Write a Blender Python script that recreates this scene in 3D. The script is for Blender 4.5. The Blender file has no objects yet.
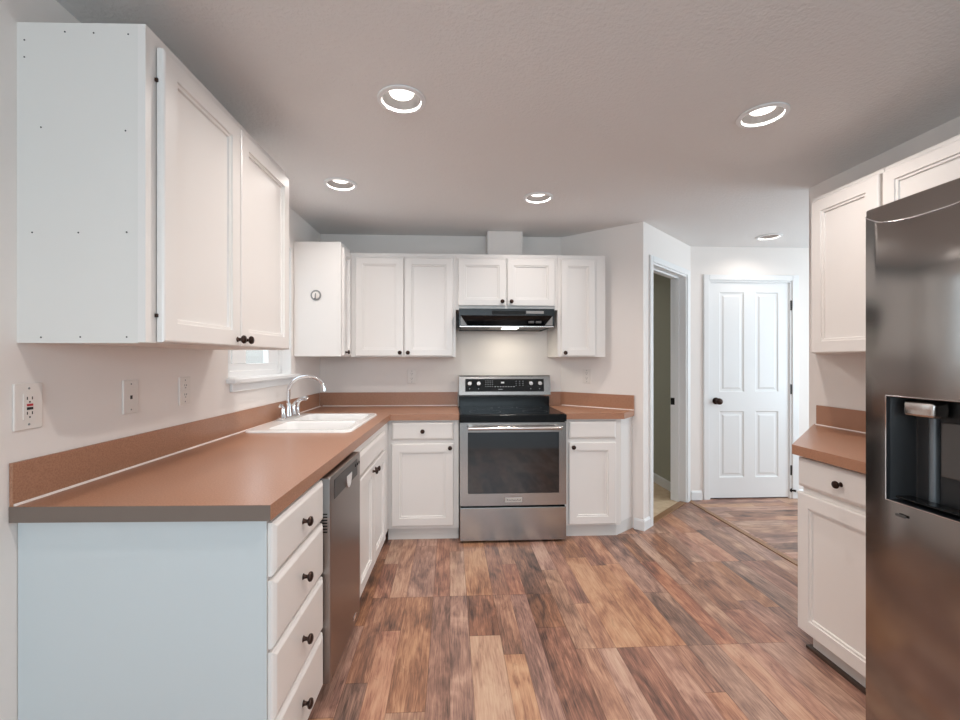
import bpy, bmesh, math, random
from mathutils import Vector, Matrix
random.seed(4)
S = bpy.context.scene
COL = S.collection
PI = math.pi

# ------------------------------------------------------------------ camera
FPX, YAW, CAMH = 435.0, math.radians(2.8), 1.28
CXP = 450 + FPX * math.tan(YAW)
cam = bpy.data.cameras.new('camera')
cam.sensor_fit = 'HORIZONTAL'; cam.sensor_width = 36.0
cam.lens = FPX / 960 * 36.0
cam.shift_x = (480 - CXP) / 960
cam.clip_start = 0.05
camo = bpy.data.objects.new('camera', cam); COL.objects.link(camo)
camo.location = (0, 0, CAMH); camo.rotation_euler = (PI / 2, 0, -YAW)
S.camera = camo

# ------------------------------------------------------------------ world, daylight, exposure
S.view_settings.view_transform = 'Standard'; S.view_settings.look = 'None'
S.view_settings.gamma = 1.0; S.view_settings.use_curve_mapping = False
S.view_settings.exposure = 0.2
W = bpy.data.worlds.new('world'); S.world = W; W.use_nodes = True
bg = W.node_tree.nodes['Background']
bg.inputs[0].default_value = (0.93, 0.96, 1.0, 1); bg.inputs[1].default_value = 1.7

CAN_W, HOOD_W = 7.0, 1.15
def area(name, loc, rot, sx, sy, watts, color, shape='RECTANGLE', spread=180, parent=None):
    l = bpy.data.lights.new(name, 'AREA'); l.shape = shape; l.size = sx; l.size_y = sy
    l.energy = watts; l.color = color; l.spread = math.radians(spread)
    o = bpy.data.objects.new(name, l); COL.objects.link(o)
    o.location = loc; o.rotation_euler = rot
    if parent: o.parent = parent
    return o
DAY = (0.72, 0.89, 1.0)
# daylight coming in through the glazed opening behind the camera, the hall window and the sink window
area('daylight_rear', (0.35, -3.02, 1.68), (PI / 2, 0, 0), 2.7, 0.95, 54, DAY)
area('daylight_hall', (4.52, 2.5, 1.35), (PI / 2, 0, PI / 2), 1.5, 1.5, 38, DAY)
area('daylight_sink', (-1.27, 2.62, 1.62), (PI / 2, 0, -PI / 2 - math.radians(1.7)), 0.74, 0.8, 3, (0.85, 0.94, 1.0))

HC = 2.32     # ceiling height

# ------------------------------------------------------------------ materials
def lin(c):
    return tuple((x / 255 / 12.92) if x / 255 <= 0.04045 else ((x / 255 + 0.055) / 1.055) ** 2.4 for x in c) + (1,)
def mat(name, rgb, rough=0.5, metal=0.0, **kw):
    m = bpy.data.materials.new(name); m.use_nodes = True
    b = m.node_tree.nodes['Principled BSDF']
    b.inputs['Base Color'].default_value = lin(rgb)
    b.inputs['Roughness'].default_value = rough
    b.inputs['Metallic'].default_value = metal
    for k, v in kw.items():
        b.inputs[k.replace('_', ' ')].default_value = v
    return m
def nd(m, t, **kw):
    n = m.node_tree.nodes.new(t)
    for k, v in kw.items(): setattr(n, k, v)
    return n
def lk(m, a, b): m.node_tree.links.new(a, b)
def bump(m, scale, strength, dist=0.002, vec_scale=(1, 1, 1), detail=3):
    b = m.node_tree.nodes['Principled BSDF']
    tc = nd(m, 'ShaderNodeTexCoord'); mp = nd(m, 'ShaderNodeMapping')
    mp.inputs['Scale'].default_value = vec_scale
    n = nd(m, 'ShaderNodeTexNoise'); n.inputs['Scale'].default_value = scale; n.inputs['Detail'].default_value = detail
    bp = nd(m, 'ShaderNodeBump'); bp.inputs['Strength'].default_value = strength; bp.inputs['Distance'].default_value = dist
    lk(m, tc.outputs['Object'], mp.inputs['Vector']); lk(m, mp.outputs[0], n.inputs['Vector'])
    lk(m, n.outputs[0], bp.inputs['Height']); lk(m, bp.outputs[0], b.inputs['Normal'])
    return n
def mottle(m, scale, c1, c2, vec_scale=(1, 1, 1), detail=4, lo=0.35, hi=0.65):
    b = m.node_tree.nodes['Principled BSDF']
    tc = nd(m, 'ShaderNodeTexCoord'); mp = nd(m, 'ShaderNodeMapping'); mp.inputs['Scale'].default_value = vec_scale
    n = nd(m, 'ShaderNodeTexNoise'); n.inputs['Scale'].default_value = scale; n.inputs['Detail'].default_value = detail
    r = nd(m, 'ShaderNodeValToRGB')
    r.color_ramp.elements[0].position = lo; r.color_ramp.elements[0].color = lin(c1)
    r.color_ramp.elements[1].position = hi; r.color_ramp.elements[1].color = lin(c2)
    lk(m, tc.outputs['Object'], mp.inputs['Vector']); lk(m, mp.outputs[0], n.inputs['Vector'])
    lk(m, n.outputs[0], r.inputs[0]); lk(m, r.outputs[0], b.inputs['Base Color'])

M = {}
M['wall'] = mat('wall_paint', (240, 233, 228), 0.75); bump(M['wall'], 160, 0.25, 0.001)
M['ceil'] = mat('ceiling_texture', (232, 229, 227), 0.9); bump(M['ceil'], 80, 0.6, 0.006, detail=5)
M['cab'] = mat('cabinet_enamel', (234, 229, 225), 0.32); bump(M['cab'], 40, 0.04, 0.001)
M['basepanel_shade'] = mat('base_panel_daylight_tint', (206, 213, 215), 0.5); bump(M['basepanel_shade'], 120, 0.12, 0.0006)  # cool daylight and shade put into this panel's colour, bluer and darker than the cabinets
M['panel'] = mat('side_panel_paint', (228, 224, 219), 0.5); bump(M['panel'], 120, 0.12, 0.0006)
M['trim'] = mat('white_trim', (236, 236, 236), 0.35)
M['baffle'] = mat('lamp_baffle', (128, 122, 119), 0.5)
M['toe'] = mat('toe_kick_paint', (222, 218, 214), 0.5)
M['counter'] = mat('brown_laminate', (172, 118, 96), 0.30)
mottle(M['counter'], 220, (160, 114, 89), (178, 132, 106), detail=5)
M['endstrip'] = mat('laminate_end_strip', (118, 104, 95), 0.5)
M['caulk'] = mat('caulk_seam', (246, 236, 230), 0.35)
M['bronze'] = mat('dark_bronze', (58, 42, 36), 0.38, 0.8)
M['blackmetal'] = mat('black_metal', (26, 25, 25), 0.4, 0.5)
M['steel'] = mat('brushed_stainless', (172, 168, 165), 0.23, 1.0)
M['steelh'] = mat('brushed_stainless_handle', (205, 198, 194), 0.22, 1.0)
M['steeldk'] = mat('dishwasher_stainless', (158, 150, 146), 0.3, 1.0)
M['grayplastic'] = mat('grey_plastic', (140, 139, 138), 0.5)
M['dkgray'] = mat('dark_grey_plastic', (74, 72, 71), 0.4)
M['chrome'] = mat('chrome', (232, 232, 234), 0.08, 1.0)
M['black'] = mat('black_enamel', (12, 13, 14), 0.22, Specular_IOR_Level=0.25)
M['blackmatte'] = mat('black_matte', (14, 14, 14), 0.6)
M['glassblk'] = mat('black_glass', (12, 13, 15), 0.05, 0.0)
M['ovenglass'] = mat('oven_window_glass', (16, 16, 17), 0.05, 0.0, Specular_IOR_Level=0.95)
M['hood'] = mat('hood_black', (16, 18, 20), 0.25, Specular_IOR_Level=0.35)
M['filter'] = mat('hood_filter', (70, 68, 64), 0.4, 0.7); bump(M['filter'], 300, 0.5, 0.002)
M['sink'] = mat('white_porcelain', (244, 242, 240), 0.12)
M['plate'] = mat('white_plastic_plate', (234, 227, 221), 0.35)
M['slot'] = mat('dark_slot', (40, 36, 34), 0.6)
M['red'] = mat('red_button', (190, 40, 50), 0.4)
M['white'] = mat('white_marking', (230, 230, 230), 0.5)
M['legend'] = mat('grey_marking', (170, 172, 174), 0.5)
M['dispblack'] = mat('dispenser_black', (30, 33, 36), 0.35)
M['oak'] = mat('oak_threshold', (150, 112, 80), 0.4)
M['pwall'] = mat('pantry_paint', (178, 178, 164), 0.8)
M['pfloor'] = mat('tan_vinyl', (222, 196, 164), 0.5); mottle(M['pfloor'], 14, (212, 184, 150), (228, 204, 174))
M['carpet'] = mat('pale_carpet', (184, 186, 189), 0.95); bump(M['carpet'], 400, 0.6, 0.004)
M['column'] = mat('dispenser_column', (120, 130, 138), 0.3, 0.6)
M['fsteel'] = mat('refrigerator_stainless', (156, 152, 149), 0.16, 1.0)
M['badge'] = mat('badge_plate', (206, 200, 195), 0.35, 0.2)
M['side'] = mat('fridge_side', (92, 90, 90), 0.45)
M['gasket'] = mat('gasket', (38, 37, 37), 0.6)

def emit(name, rgb, strength):
    m = bpy.data.materials.new(name); m.use_nodes = True
    nt = m.node_tree; nt.nodes.clear()
    e = nt.nodes.new('ShaderNodeEmission'); o = nt.nodes.new('ShaderNodeOutputMaterial')
    e.inputs[0].default_value = rgb + (1,); e.inputs[1].default_value = strength
    nt.links.new(e.outputs[0], o.inputs[0]); return m
M['bulb'] = emit('bulb_glow', (1.0, 0.95, 0.90), 2.5)
M['hoodbulb'] = emit('hood_bulb_glow', (1.0, 0.93, 0.80), 3.0)

def pane_mat():
    m = bpy.data.materials.new('window_glass'); m.use_nodes = True
    nt = m.node_tree; nt.nodes.clear()
    o = nt.nodes.new('ShaderNodeOutputMaterial'); mx = nt.nodes.new('ShaderNodeMixShader')
    t = nt.nodes.new('ShaderNodeBsdfTransparent'); g = nt.nodes.new('ShaderNodeBsdfGlossy')
    t.inputs[0].default_value = (0.80, 0.84, 0.86, 1); g.inputs['Roughness'].default_value = 0.03
    mx.inputs[0].default_value = 0.08
    nt.links.new(t.outputs[0], mx.inputs[1]); nt.links.new(g.outputs[0], mx.inputs[2]); nt.links.new(mx.outputs[0], o.inputs[0])
    return m
M['pane'] = pane_mat()

def wood(name, along_y=True, seed=0.0, tint=1.0):
    m = bpy.data.materials.new(name); m.use_nodes = True
    b = m.node_tree.nodes['Principled BSDF']
    def mth(op, a, c=None):
        n = nd(m, 'ShaderNodeMath', operation=op)
        for i, v in enumerate((a, c)):
            if v is None: continue
            if isinstance(v, (int, float)): n.inputs[i].default_value = v
            else: lk(m, v, n.inputs[i])
        return n.outputs[0]
    tc = nd(m, 'ShaderNodeTexCoord'); sp = nd(m, 'ShaderNodeSeparateXYZ'); lk(m, tc.outputs['Object'], sp.inputs[0])
    x, y = (sp.outputs[0], sp.outputs[1]) if along_y else (sp.outputs[1], sp.outputs[0])
    xw = mth('ADD', x, mth('MULTIPLY', mth('SINE', mth('ADD', mth('MULTIPLY', x, 19.0), seed)), 0.018))
    xr = mth('DIVIDE', xw, 0.108)
    row = mth('FLOOR', xr); fx = mth('FRACT', xr)
    grp = mth('FLOOR', mth('DIVIDE', mth('ADD', row, 4.0), 9.0))
    bv = mth('ADD', mth('DIVIDE', mth('SUBTRACT', y, 2.36), 1.24), mth('MULTIPLY', grp, 0.37))
    bd = mth('FLOOR', bv); fb = mth('FRACT', bv)
    c0 = nd(m, 'ShaderNodeCombineXYZ'); lk(m, row, c0.inputs[0]); lk(m, bd, c0.inputs[1]); c0.inputs[2].default_value = seed + 40
    wn = nd(m, 'ShaderNodeTexWhiteNoise', noise_dimensions='3D'); lk(m, c0.outputs[0], wn.inputs['Vector'])
    cut = mth('ADD', mth('MULTIPLY', wn.outputs['Value'], 0.62), 0.16)       # each board strip is cut once along its length
    second = mth('GREATER_THAN', fb, cut)
    pl = mth('ADD', mth('MULTIPLY', bd, 2.0), second)
    dcut = mth('ABSOLUTE', mth('SUBTRACT', fb, cut))
    cv = nd(m, 'ShaderNodeCombineXYZ'); lk(m, row, cv.inputs[0]); lk(m, pl, cv.inputs[1]); cv.inputs[2].default_value = seed
    w2 = nd(m, 'ShaderNodeTexWhiteNoise', noise_dimensions='3D'); lk(m, cv.outputs[0], w2.inputs['Vector'])
    idv = w2.outputs['Value']
    # grain
    gv = nd(m, 'ShaderNodeCombineXYZ')
    lk(m, mth('MULTIPLY', x, 85.0), gv.inputs[0]); lk(m, mth('MULTIPLY', y, 6.0), gv.inputs[1]); lk(m, mth('MULTIPLY', idv, 37.0), gv.inputs[2])
    gn = nd(m, 'ShaderNodeTexNoise'); gn.inputs['Scale'].default_value = 1.0; gn.inputs['Detail'].default_value = 7; gn.inputs['Roughness'].default_value = 0.62
    gn.inputs['Distortion'].default_value = 0.9
    lk(m, gv.outputs[0], gn.inputs['Vector'])
    pv = nd(m, 'ShaderNodeCombineXYZ')
    lk(m, mth('MULTIPLY', x, 9.0), pv.inputs[0]); lk(m, mth('MULTIPLY', y, 3.4), pv.inputs[1]); lk(m, mth('MULTIPLY', idv, 91.0), pv.inputs[2])
    pn = nd(m, 'ShaderNodeTexNoise'); pn.inputs['Scale'].default_value = 1.0; pn.inputs['Detail'].default_value = 4; pn.inputs['Distortion'].default_value = 1.2
    lk(m, pv.outputs[0], pn.inputs['Vector'])
    # tone = 0.5*id + grain + blotch
    tone = mth('ADD', mth('MULTIPLY', idv, 0.36), mth('ADD', mth('MULTIPLY', gn.outputs[0], 0.85), mth('MULTIPLY', pn.outputs[0], 0.95)))
    fv = nd(m, 'ShaderNodeCombineXYZ')
    lk(m, mth('MULTIPLY', x, 260.0), fv.inputs[0]); lk(m, mth('MULTIPLY', y, 13.0), fv.inputs[1]); lk(m, mth('MULTIPLY', idv, 19.0), fv.inputs[2])
    fn = nd(m, 'ShaderNodeTexNoise'); fn.inputs['Scale'].default_value = 1.0; fn.inputs['Detail'].default_value = 3
    lk(m, fv.outputs[0], fn.inputs['Vector'])
    tone = mth('ADD', tone, mth('MULTIPLY', fn.outputs[0], 0.5))
    tone = mth('SUBTRACT', tone, 0.77)
    r = nd(m, 'ShaderNodeValToRGB'); e = r.color_ramp.elements
    stops = [(0.04, (62, 46, 40)), (0.24, (104, 74, 62)), (0.42, (142, 98, 78)), (0.56, (168, 118, 92)), (0.72, (192, 144, 113)), (1.0, (206, 166, 134))]
    e[0].position, e[0].color = stops[0][0], lin(stops[0][1])
    e[1].position, e[1].color = stops[-1][0], lin(stops[-1][1])
    for p, c in stops[1:-1]:
        k = e.new(p); k.color = lin(c)
    lk(m, tone, r.inputs[0])
    # hue shift per plank : some greyer
    hs = nd(m, 'ShaderNodeHueSaturation'); lk(m, r.outputs[0], hs.inputs['Color'])
    w3 = nd(m, 'ShaderNodeSeparateColor'); lk(m, w2.outputs['Color'], w3.inputs[0])
    lk(m, mth('ADD', mth('MULTIPLY', w3.outputs[1], 0.26), 0.76), hs.inputs['Saturation'])
    lk(m, mth('ADD', mth('MULTIPLY', w3.outputs[2], 0.012), 0.494), hs.inputs['Hue'])
    hs.inputs['Value'].default_value = tint
    kv = nd(m, 'ShaderNodeCombineXYZ')
    lk(m, mth('MULTIPLY', x, 17.0), kv.inputs[0]); lk(m, mth('MULTIPLY', y, 7.0), kv.inputs[1]); lk(m, mth('MULTIPLY', idv, 53.0), kv.inputs[2])
    kn = nd(m, 'ShaderNodeTexNoise'); kn.inputs['Scale'].default_value = 1.0; kn.inputs['Detail'].default_value = 5; kn.inputs['Roughness'].default_value = 0.7; kn.inputs['Distortion'].default_value = 0.8
    lk(m, kv.outputs[0], kn.inputs['Vector'])
    kr = nd(m, 'ShaderNodeMapRange'); kr.inputs[1].default_value = 0.60; kr.inputs[2].default_value = 0.74; kr.inputs[3].default_value = 0.0; kr.inputs[4].default_value = 0.6
    lk(m, kn.outputs[0], kr.inputs[0])
    km = nd(m, 'ShaderNodeMix', data_type='RGBA', blend_type='MULTIPLY'); km.inputs[7].default_value = (0.36, 0.31, 0.30, 1)
    lk(m, kr.outputs[0], km.inputs[0]); lk(m, hs.outputs[0], km.inputs[6])
    # seams
    ex = mth('MINIMUM', fx, mth('SUBTRACT', 1.0, fx)); ey = mth('MINIMUM', dcut, mth('MINIMUM', fb, mth('SUBTRACT', 1.0, fb)))
    sx = mth('LESS_THAN', ex, 0.016); sy = mth('LESS_THAN', ey, 0.0016)
    seam = mth('MAXIMUM', sx, sy)
    mx = nd(m, 'ShaderNodeMix', data_type='RGBA', blend_type='MULTIPLY')
    lk(m, mth('MULTIPLY', seam, 0.5), mx.inputs[0]); lk(m, km.outputs[2], mx.inputs[6]); mx.inputs[7].default_value = (0.35, 0.28, 0.25, 1)
    lk(m, mx.outputs[2], b.inputs['Base Color'])
    b.inputs['Roughness'].default_value = 0.36
    bp = nd(m, 'ShaderNodeBump'); bp.inputs['Strength'].default_value = 0.12; bp.inputs['Distance'].default_value = 0.001
    lk(m, gn.outputs[0], bp.inputs['Height']); lk(m, bp.outputs[0], b.inputs['Normal'])
    return m
M['wood'] = wood('laminate_planks')
M['woodhall'] = wood('laminate_planks_hall', along_y=False, seed=5.3)

# ------------------------------------------------------------------ mesh helpers
class MB:
    def __init__(s): s.bm = bmesh.new()
    def box(s, x0, x1, y0, y1, z0, z1, bev=0.0, seg=2):
        r = bmesh.ops.create_cube(s.bm, size=1.0)
        for v in r['verts']:
            v.co = Vector(((x0 + x1) / 2 + v.co.x * (x1 - x0), (y0 + y1) / 2 + v.co.y * (y1 - y0), (z0 + z1) / 2 + v.co.z * (z1 - z0)))
        if bev:
            es = list({e for v in r['verts'] for e in v.link_edges})
            bmesh.ops.bevel(s.bm, geom=es, offset=bev, segments=seg, affect='EDGES', profile=0.5)
        return s
    def face(s, pts):
        return s.bm.faces.new([s.bm.verts.new(p) for p in pts])
    def prism(s, poly, z0, z1, holes=()):
        """upright prism over a plan polygon, with optional holes"""
        loops = [poly] + list(holes)
        es = []
        for lp in loops:
            vs = [s.bm.verts.new((p[0], p[1], z1)) for p in lp]
            es += [s.bm.edges.new((vs[i], vs[(i + 1) % len(vs)])) for i in range(len(vs))]
        r = bmesh.ops.triangle_fill(s.bm, use_beauty=True, use_dissolve=False, edges=es, normal=(0, 0, 1))
        fs = [f for f in r['geom'] if isinstance(f, bmesh.types.BMFace)]
        ex = bmesh.ops.extrude_face_region(s.bm, geom=fs)
        vs = [v for v in ex['geom'] if isinstance(v, bmesh.types.BMVert)]
        bmesh.ops.translate(s.bm, verts=vs, vec=(0, 0, z0 - z1))
        return s
    def loops(s, rings, cap0=True, cap1=True, closed=True):
        vr = [[s.bm.verts.new(p) for p in r] for r in rings]
        n = len(vr[0])
        for a, b in zip(vr, vr[1:]):
            for i in range(n if closed else n - 1):
                j = (i + 1) % n
                s.bm.faces.new((a[i], a[j], b[j], b[i]))
        if cap0: s.bm.faces.new(list(reversed(vr[0])))
        if cap1: s.bm.faces.new(vr[-1])
        return s
    def lathe(s, prof, origin=(0, 0, 0), axis=(0, 0, 1), n=20, cap0=True, cap1=True):
        ax = Vector(axis).normalized(); q = Vector((0, 0, 1)).rotation_difference(ax).to_matrix()
        o = Vector(origin); rings = []
        for r, h in prof:
            rings.append([o + q @ Vector((r * math.cos(2 * PI * i / n), r * math.sin(2 * PI * i / n), h)) for i in range(n)])
        return s.loops(rings, cap0, cap1)
    def tube(s, path, rad, n=12, cap=True):
        P = [Vector(p) for p in path]; rings = []
        up = None
        for i, p in enumerate(P):
            t = (P[min(i + 1, len(P) - 1)] - P[max(i - 1, 0)]).normalized()
            if up is None:
                up = t.orthogonal().normalized()
            up = (up - t * up.dot(t)).normalized(); sd = t.cross(up)
            r = rad[i] if isinstance(rad, (list, tuple)) else rad
            rings.append([p + (up * math.cos(2 * PI * k / n) + sd * math.sin(2 * PI * k / n)) * r for k in range(n)])
        return s.loops(rings, cap, cap)
    def mesh(s, name, m, smooth=None):
        bmesh.ops.recalc_face_normals(s.bm, faces=s.bm.faces[:])
        if smooth is not None:
            for f in s.bm.faces: f.smooth = True
            for e in s.bm.edges:
                if len(e.link_faces) == 2 and e.calc_face_angle(0) > smooth: e.smooth = False
        me = bpy.data.meshes.new(name); s.bm.to_mesh(me); s.bm.free(); me.materials.append(m)
        return me
    def build(s, name, m, parent=None, smooth=None, label=None):
        o = bpy.data.objects.new(name, s.mesh(name, m, smooth)); COL.objects.link(o)
        if parent: o.parent = parent
        if label: o['label'] = label
        return o

def thing(name, loc, rz, label, cat, group=None):
    o = bpy.data.objects.new(name, None); COL.objects.link(o)
    o.empty_display_size = 0.1
    o.location = loc; o.rotation_euler = (0, 0, rz)
    o['label'] = label; o['category'] = cat
    if group: o['group'] = group
    return o
def tag(o, label, cat, group=None):
    o['label'] = label; o['category'] = cat
    if group: o['group'] = group
    return o
def struct(o): o['kind'] = 'structure'; return o
def inst(name, me, parent, loc=(0, 0, 0), rot=(0, 0, 0)):
    o = bpy.data.objects.new(name, me); COL.objects.link(o); o.parent = parent; o.location = loc; o.rotation_euler = rot
    return o

# wall frames: u runs along the wall (to the right for someone facing it), outward is local -Y
AL = math.radians(1.7); OX = -1.178
FL = (Vector((OX, 0, 0)), PI / 2 - AL)
FB = (Vector((0, 3.65, 0)), 0.0)
FR = (Vector((2.17, 0, 0)), -PI / 2)
P1, P2, P3 = Vector((0.94, 3.65, 0)), Vector((1.45, 3.20, 0)), Vector((2.20, 3.88, 0))
FD = (P1, math.atan2(P2.y - P1.y, P2.x - P1.x))          # diagonal wall
FP = (P2, math.atan2(P3.y - P2.y, P3.x - P2.x))          # wall with the open doorway
FH = (Vector((0, 3.88, 0)), 0.0)                         # hall end wall
def at(F, u, d=0.0, z=0.0):
    p = F[0] + Matrix.Rotation(F[1], 3, 'Z') @ Vector((u, -d, 0)); return (p.x, p.y, z)

# ------------------------------------------------------------------ structure
def polyW(F, pts): return [at(F, u, d)[:2] for u, d in pts]
struct(MB().prism([(-1.36, -0.2), (2.17, -0.2), (2.17, 3.8528), P2[:2], (1.0, 3.66), (0.9, 3.76), (-1.36, 3.76)], -0.05, 0.0).build('floor', M['wood']))
struct(MB().prism([(2.17, 0.9), (4.75, 0.9), (4.75, 4.0), (2.3325, 4.0), (2.17, 3.8528)], -0.05, 0.0).build('floor_hall', M['woodhall']))
struct(MB().prism([(1.0, 3.66), P2[:2], (2.17, 3.8528), (2.3325, 4.0), (2.33, 5.4), (0.3, 5.4), (0.3, 3.77), (0.9, 3.77)], -0.05, 0.0).build('floor_pantry', M['pfloor']))

struct(MB().prism([(-1.36, -3.2), (2.17, -3.2), (2.17, -0.2), (-1.36, -0.2)], -0.05, 0.0).build('floor_dining', M['carpet']))

CANS = [(-0.193, 1.748), (1.325, 1.784), (-0.646, 2.605), (0.563, 2.76), (2.683, 3.536), (0.42, 0.72)]
def circ(c, r, n=32): return [(c[0] + r * math.cos(2 * PI * i / n), c[1] + r * math.sin(2 * PI * i / n)) for i in range(n)]
struct(MB().prism([(-1.4, -3.2), (4.75, -3.2), (4.75, 5.5), (-1.4, 5.5)], HC, HC + 0.012, [circ(c, 0.079) for c in CANS]).build('ceiling', M['ceil']))

def wall(name, F, u0, u1, holes=(), t=0.11, z1=None, m='wall'):
    """a wall slab behind the plane of frame F, cut by openings (u0,u1,z0,z1)"""
    z1 = z1 or HC + 0.02
    mb = MB()
    us = sorted({u0, u1, *[h[0] for h in holes], *[h[1] for h in holes]})
    for a, b in zip(us, us[1:]):
        segs = [(0.0, z1)]
        for h in holes:
            if h[0] <= a and b <= h[1]:
                segs = [q for s0, s1 in segs for q in ((s0, min(s1, h[2])), (max(s0, h[3]), s1)) if q[1] - q[0] > 1e-4]
        for s0, s1 in segs: mb.box(a, b, 0, t, s0, s1)
    o = mb.build(name, M[m]); o.location = F[0]; o.rotation_euler = (0, 0, F[1])
    return struct(o)
WIN = (2.238, 3.045, 1.185, 2.05)
wall('wall_left', FL, -3.2, 3.68, [WIN], t=0.13)
wall('wall_back', FB, -1.3, 0.94)
o = MB().prism([P1[:2], P2[:2], (1.51, 3.33), (1.02, 3.765), (0.94, 3.76)], 0, HC + 0.02).build('wall_diagonal', M['wall']); struct(o)
OP = (0.150, 0.900, 0.0, 2.04)     # pantry opening on the doorway wall
LP = (P3 - P2).length
wall('wall_doorway', FP, 0.0, LP, [OP], t=0.11)
DO = (2.368, 3.160, 0.0, 2.012)    # hall door opening
wall('wall_hall', FH, 2.20, 4.75, [DO], t=0.11)
wall('wall_right', FR, -2.53, 3.2, t=0.11)
wall('wall_rear', (Vector((0, -3.1, 0)), PI), -2.3, 1.4, [(-1.75, 1.05, 1.15, 2.2)], t=0.1)
wall('wall_hall_near', (Vector((0, 1.0, 0)), PI), -4.75, -2.28, t=0.1)
wall('wall_hall_right', (Vector((4.65, 0, 0)), -PI / 2), -4.0, -0.9, [(-3.3, -1.7, 0.5, 2.1)], t=0.1)
# pantry interior
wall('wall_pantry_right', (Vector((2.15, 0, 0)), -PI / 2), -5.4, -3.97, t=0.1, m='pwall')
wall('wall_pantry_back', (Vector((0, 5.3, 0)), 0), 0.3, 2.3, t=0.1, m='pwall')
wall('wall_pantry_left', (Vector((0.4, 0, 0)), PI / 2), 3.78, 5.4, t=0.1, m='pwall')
area('pantry_fill_lamp', (0.9, 4.6, 2.25), (0, 0, 0), 0.5, 0.5, 3.0, (1, 0.95, 0.88))  # unseen ceiling lamp added to brighten the pantry

# unseen daylight openings get frames and panes
def glazed(name, F, u0, u1, z0, z1, mull):
    fr = MB()
    for a, b, c, d in ((u0, u1, z0, z0 + 0.06), (u0, u1, z1 - 0.06, z1), (u0, u0 + 0.06, z0, z1), (u1 - 0.06, u1, z0, z1)) + tuple((k - 0.03, k + 0.03, z0, z1) for k in mull):
        fr.box(a, b, 0.03, 0.08, c, d, 0.004)
    o = fr.build(name, M['trim']); o.location = F[0]; o.rotation_euler = (0, 0, F[1]); struct(o)
    p = MB().box(u0 + 0.05, u1 - 0.05, 0.053, 0.057, z0 + 0.05, z1 - 0.05).build('window_pane', M['pane'], o)
    return o
glazed('window_2', (Vector((0, -3.1, 0)), PI), -1.75, 1.05, 1.15, 2.2, (-0.35,))
glazed('window_3', (Vector((4.65, 0, 0)), -PI / 2), -3.3, -1.7, 0.5, 2.1, (-2.5,))

# sink window: frame set deep in the wall, sash, pane, sill, apron
def window_sink():
    u0, u1, z0, z1 = WIN
    mb = MB()
    for a, b, c, d in ((u0, u1, z0, z0 + 0.035), (u0, u1, z1 - 0.035, z1), (u0, u0 + 0.04, z0, z1), (u1 - 0.04, u1, z0, z1)):
        mb.box(a, b, 0.062, 0.125, c, d, 0.003)
    o = mb.build('window_1', M['trim']); o.location = FL[0]; o.rotation_euler = (0, 0, FL[1]); struct(o)
    m2 = MB(); xm = 2.36
    for a, b, c, d in ((u0 + 0.04, u1 - 0.04, z0 + 0.03, z0 + 0.075), (u0 + 0.04, u1 - 0.04, z1 - 0.08, z1 - 0.035),
                       (u0 + 0.04, 2.412, z0 + 0.075, z1 - 0.08), (2.862, u1 - 0.04, z0 + 0.075, z1 - 0.08), (2.424, 2.575, z0 + 0.075, z1 - 0.08)):
        m2.box(a, b, 0.075, 0.11, c, d, 0.003)
    m2.build('sash', M['trim'], o)
    MB().box(u0 + 0.06, u1 - 0.06, 0.09, 0.094, z0 + 0.06, z1 - 0.06).build('window_pane', M['pane'], o)
    t = MB(); t.box(u0 - 0.02, u1 + 0.05, -0.045, 0.0, z0 - 0.024, z0, 0.004); t.box(u0, u1, 0, 0.08, z0 - 0.02, z0 + 0.002)
    t.build('sill', M['trim'], o)
    MB().box(u0 + 0.015, u1 + 0.02, -0.016, 0.0, z0 - 0.068, z0 - 0.024, 0.004).build('apron', M['trim'], o)
    lin_ = MB()
    for a, b, c, d in ((u0, u1, z1 - 0.012, z1), (u0, u0 + 0.012, z0, z1), (u1 - 0.012, u1, z0, z1)):
        lin_.box(a, b, 0.0, 0.07, c, d)
    lin_.build('reveal', M['trim'], o)
window_sink()
# neighbour's wall a few metres outside the sink window
o = MB().box(-5.2, -5.0, 0.0, 14.0, -0.5, 3.2).build('neighbouring_wall', mat('outdoor_siding', (216, 210, 202), 0.8))
tag(o, 'pale grey siding seen through the window over the sink', 'wall')

# doors, casings, baseboards, transition strips
def casing(name, F, o0, o1, top, w, w2=None, t=0.016, jamb=0.13):
    w2 = w2 or w
    mb = MB()
    mb.box(o0 - w, o0, -t, 0, 0, top + w, 0.004); mb.box(o1, o1 + w2, -t, 0, 0, top + w, 0.004); mb.box(o0, o1, -t, 0, top, top + w, 0.004)
    o = mb.build(name, M['trim']); o.location = F[0]; o.rotation_euler = (0, 0, F[1]); struct(o)
    j = MB()
    j.box(o0, o0 + 0.016, -0.004, jamb, 0, top); j.box(o1 - 0.016, o1, -0.004, jamb, 0, top); j.box(o0 + 0.016, o1 - 0.016, -0.004, jamb, top - 0.016, top)
    j.box(o0 + 0.016, o0 + 0.028, 0.055, 0.09, 0, top - 0.016); j.box(o1 - 0.028, o1 - 0.016, 0.055, 0.09, 0, top - 0.016); j.box(o0 + 0.028, o1 - 0.028, 0.055, 0.09, top - 0.028, top - 0.016)
    j.build('jamb', M['trim'], o)
    return o
c1 = casing('trim_1', FH, DO[0], DO[1], DO[3], 0.05, 0.06)
c2 = casing('trim_2', FP, OP[0], OP[1], OP[3], 0.048, 0.066)
MB().box(OP[1] - 0.019, OP[1] - 0.0155, 0.088, 0.128, 0.872, 0.935, 0.001).build('strike_plate', M['blackmetal'], c2, label='black strike plate')
struct(MB().box(2.155, 2.195, 1.0, 3.86, 0, 0.006, 0.002).build('trim_3', M['oak']))
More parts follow.
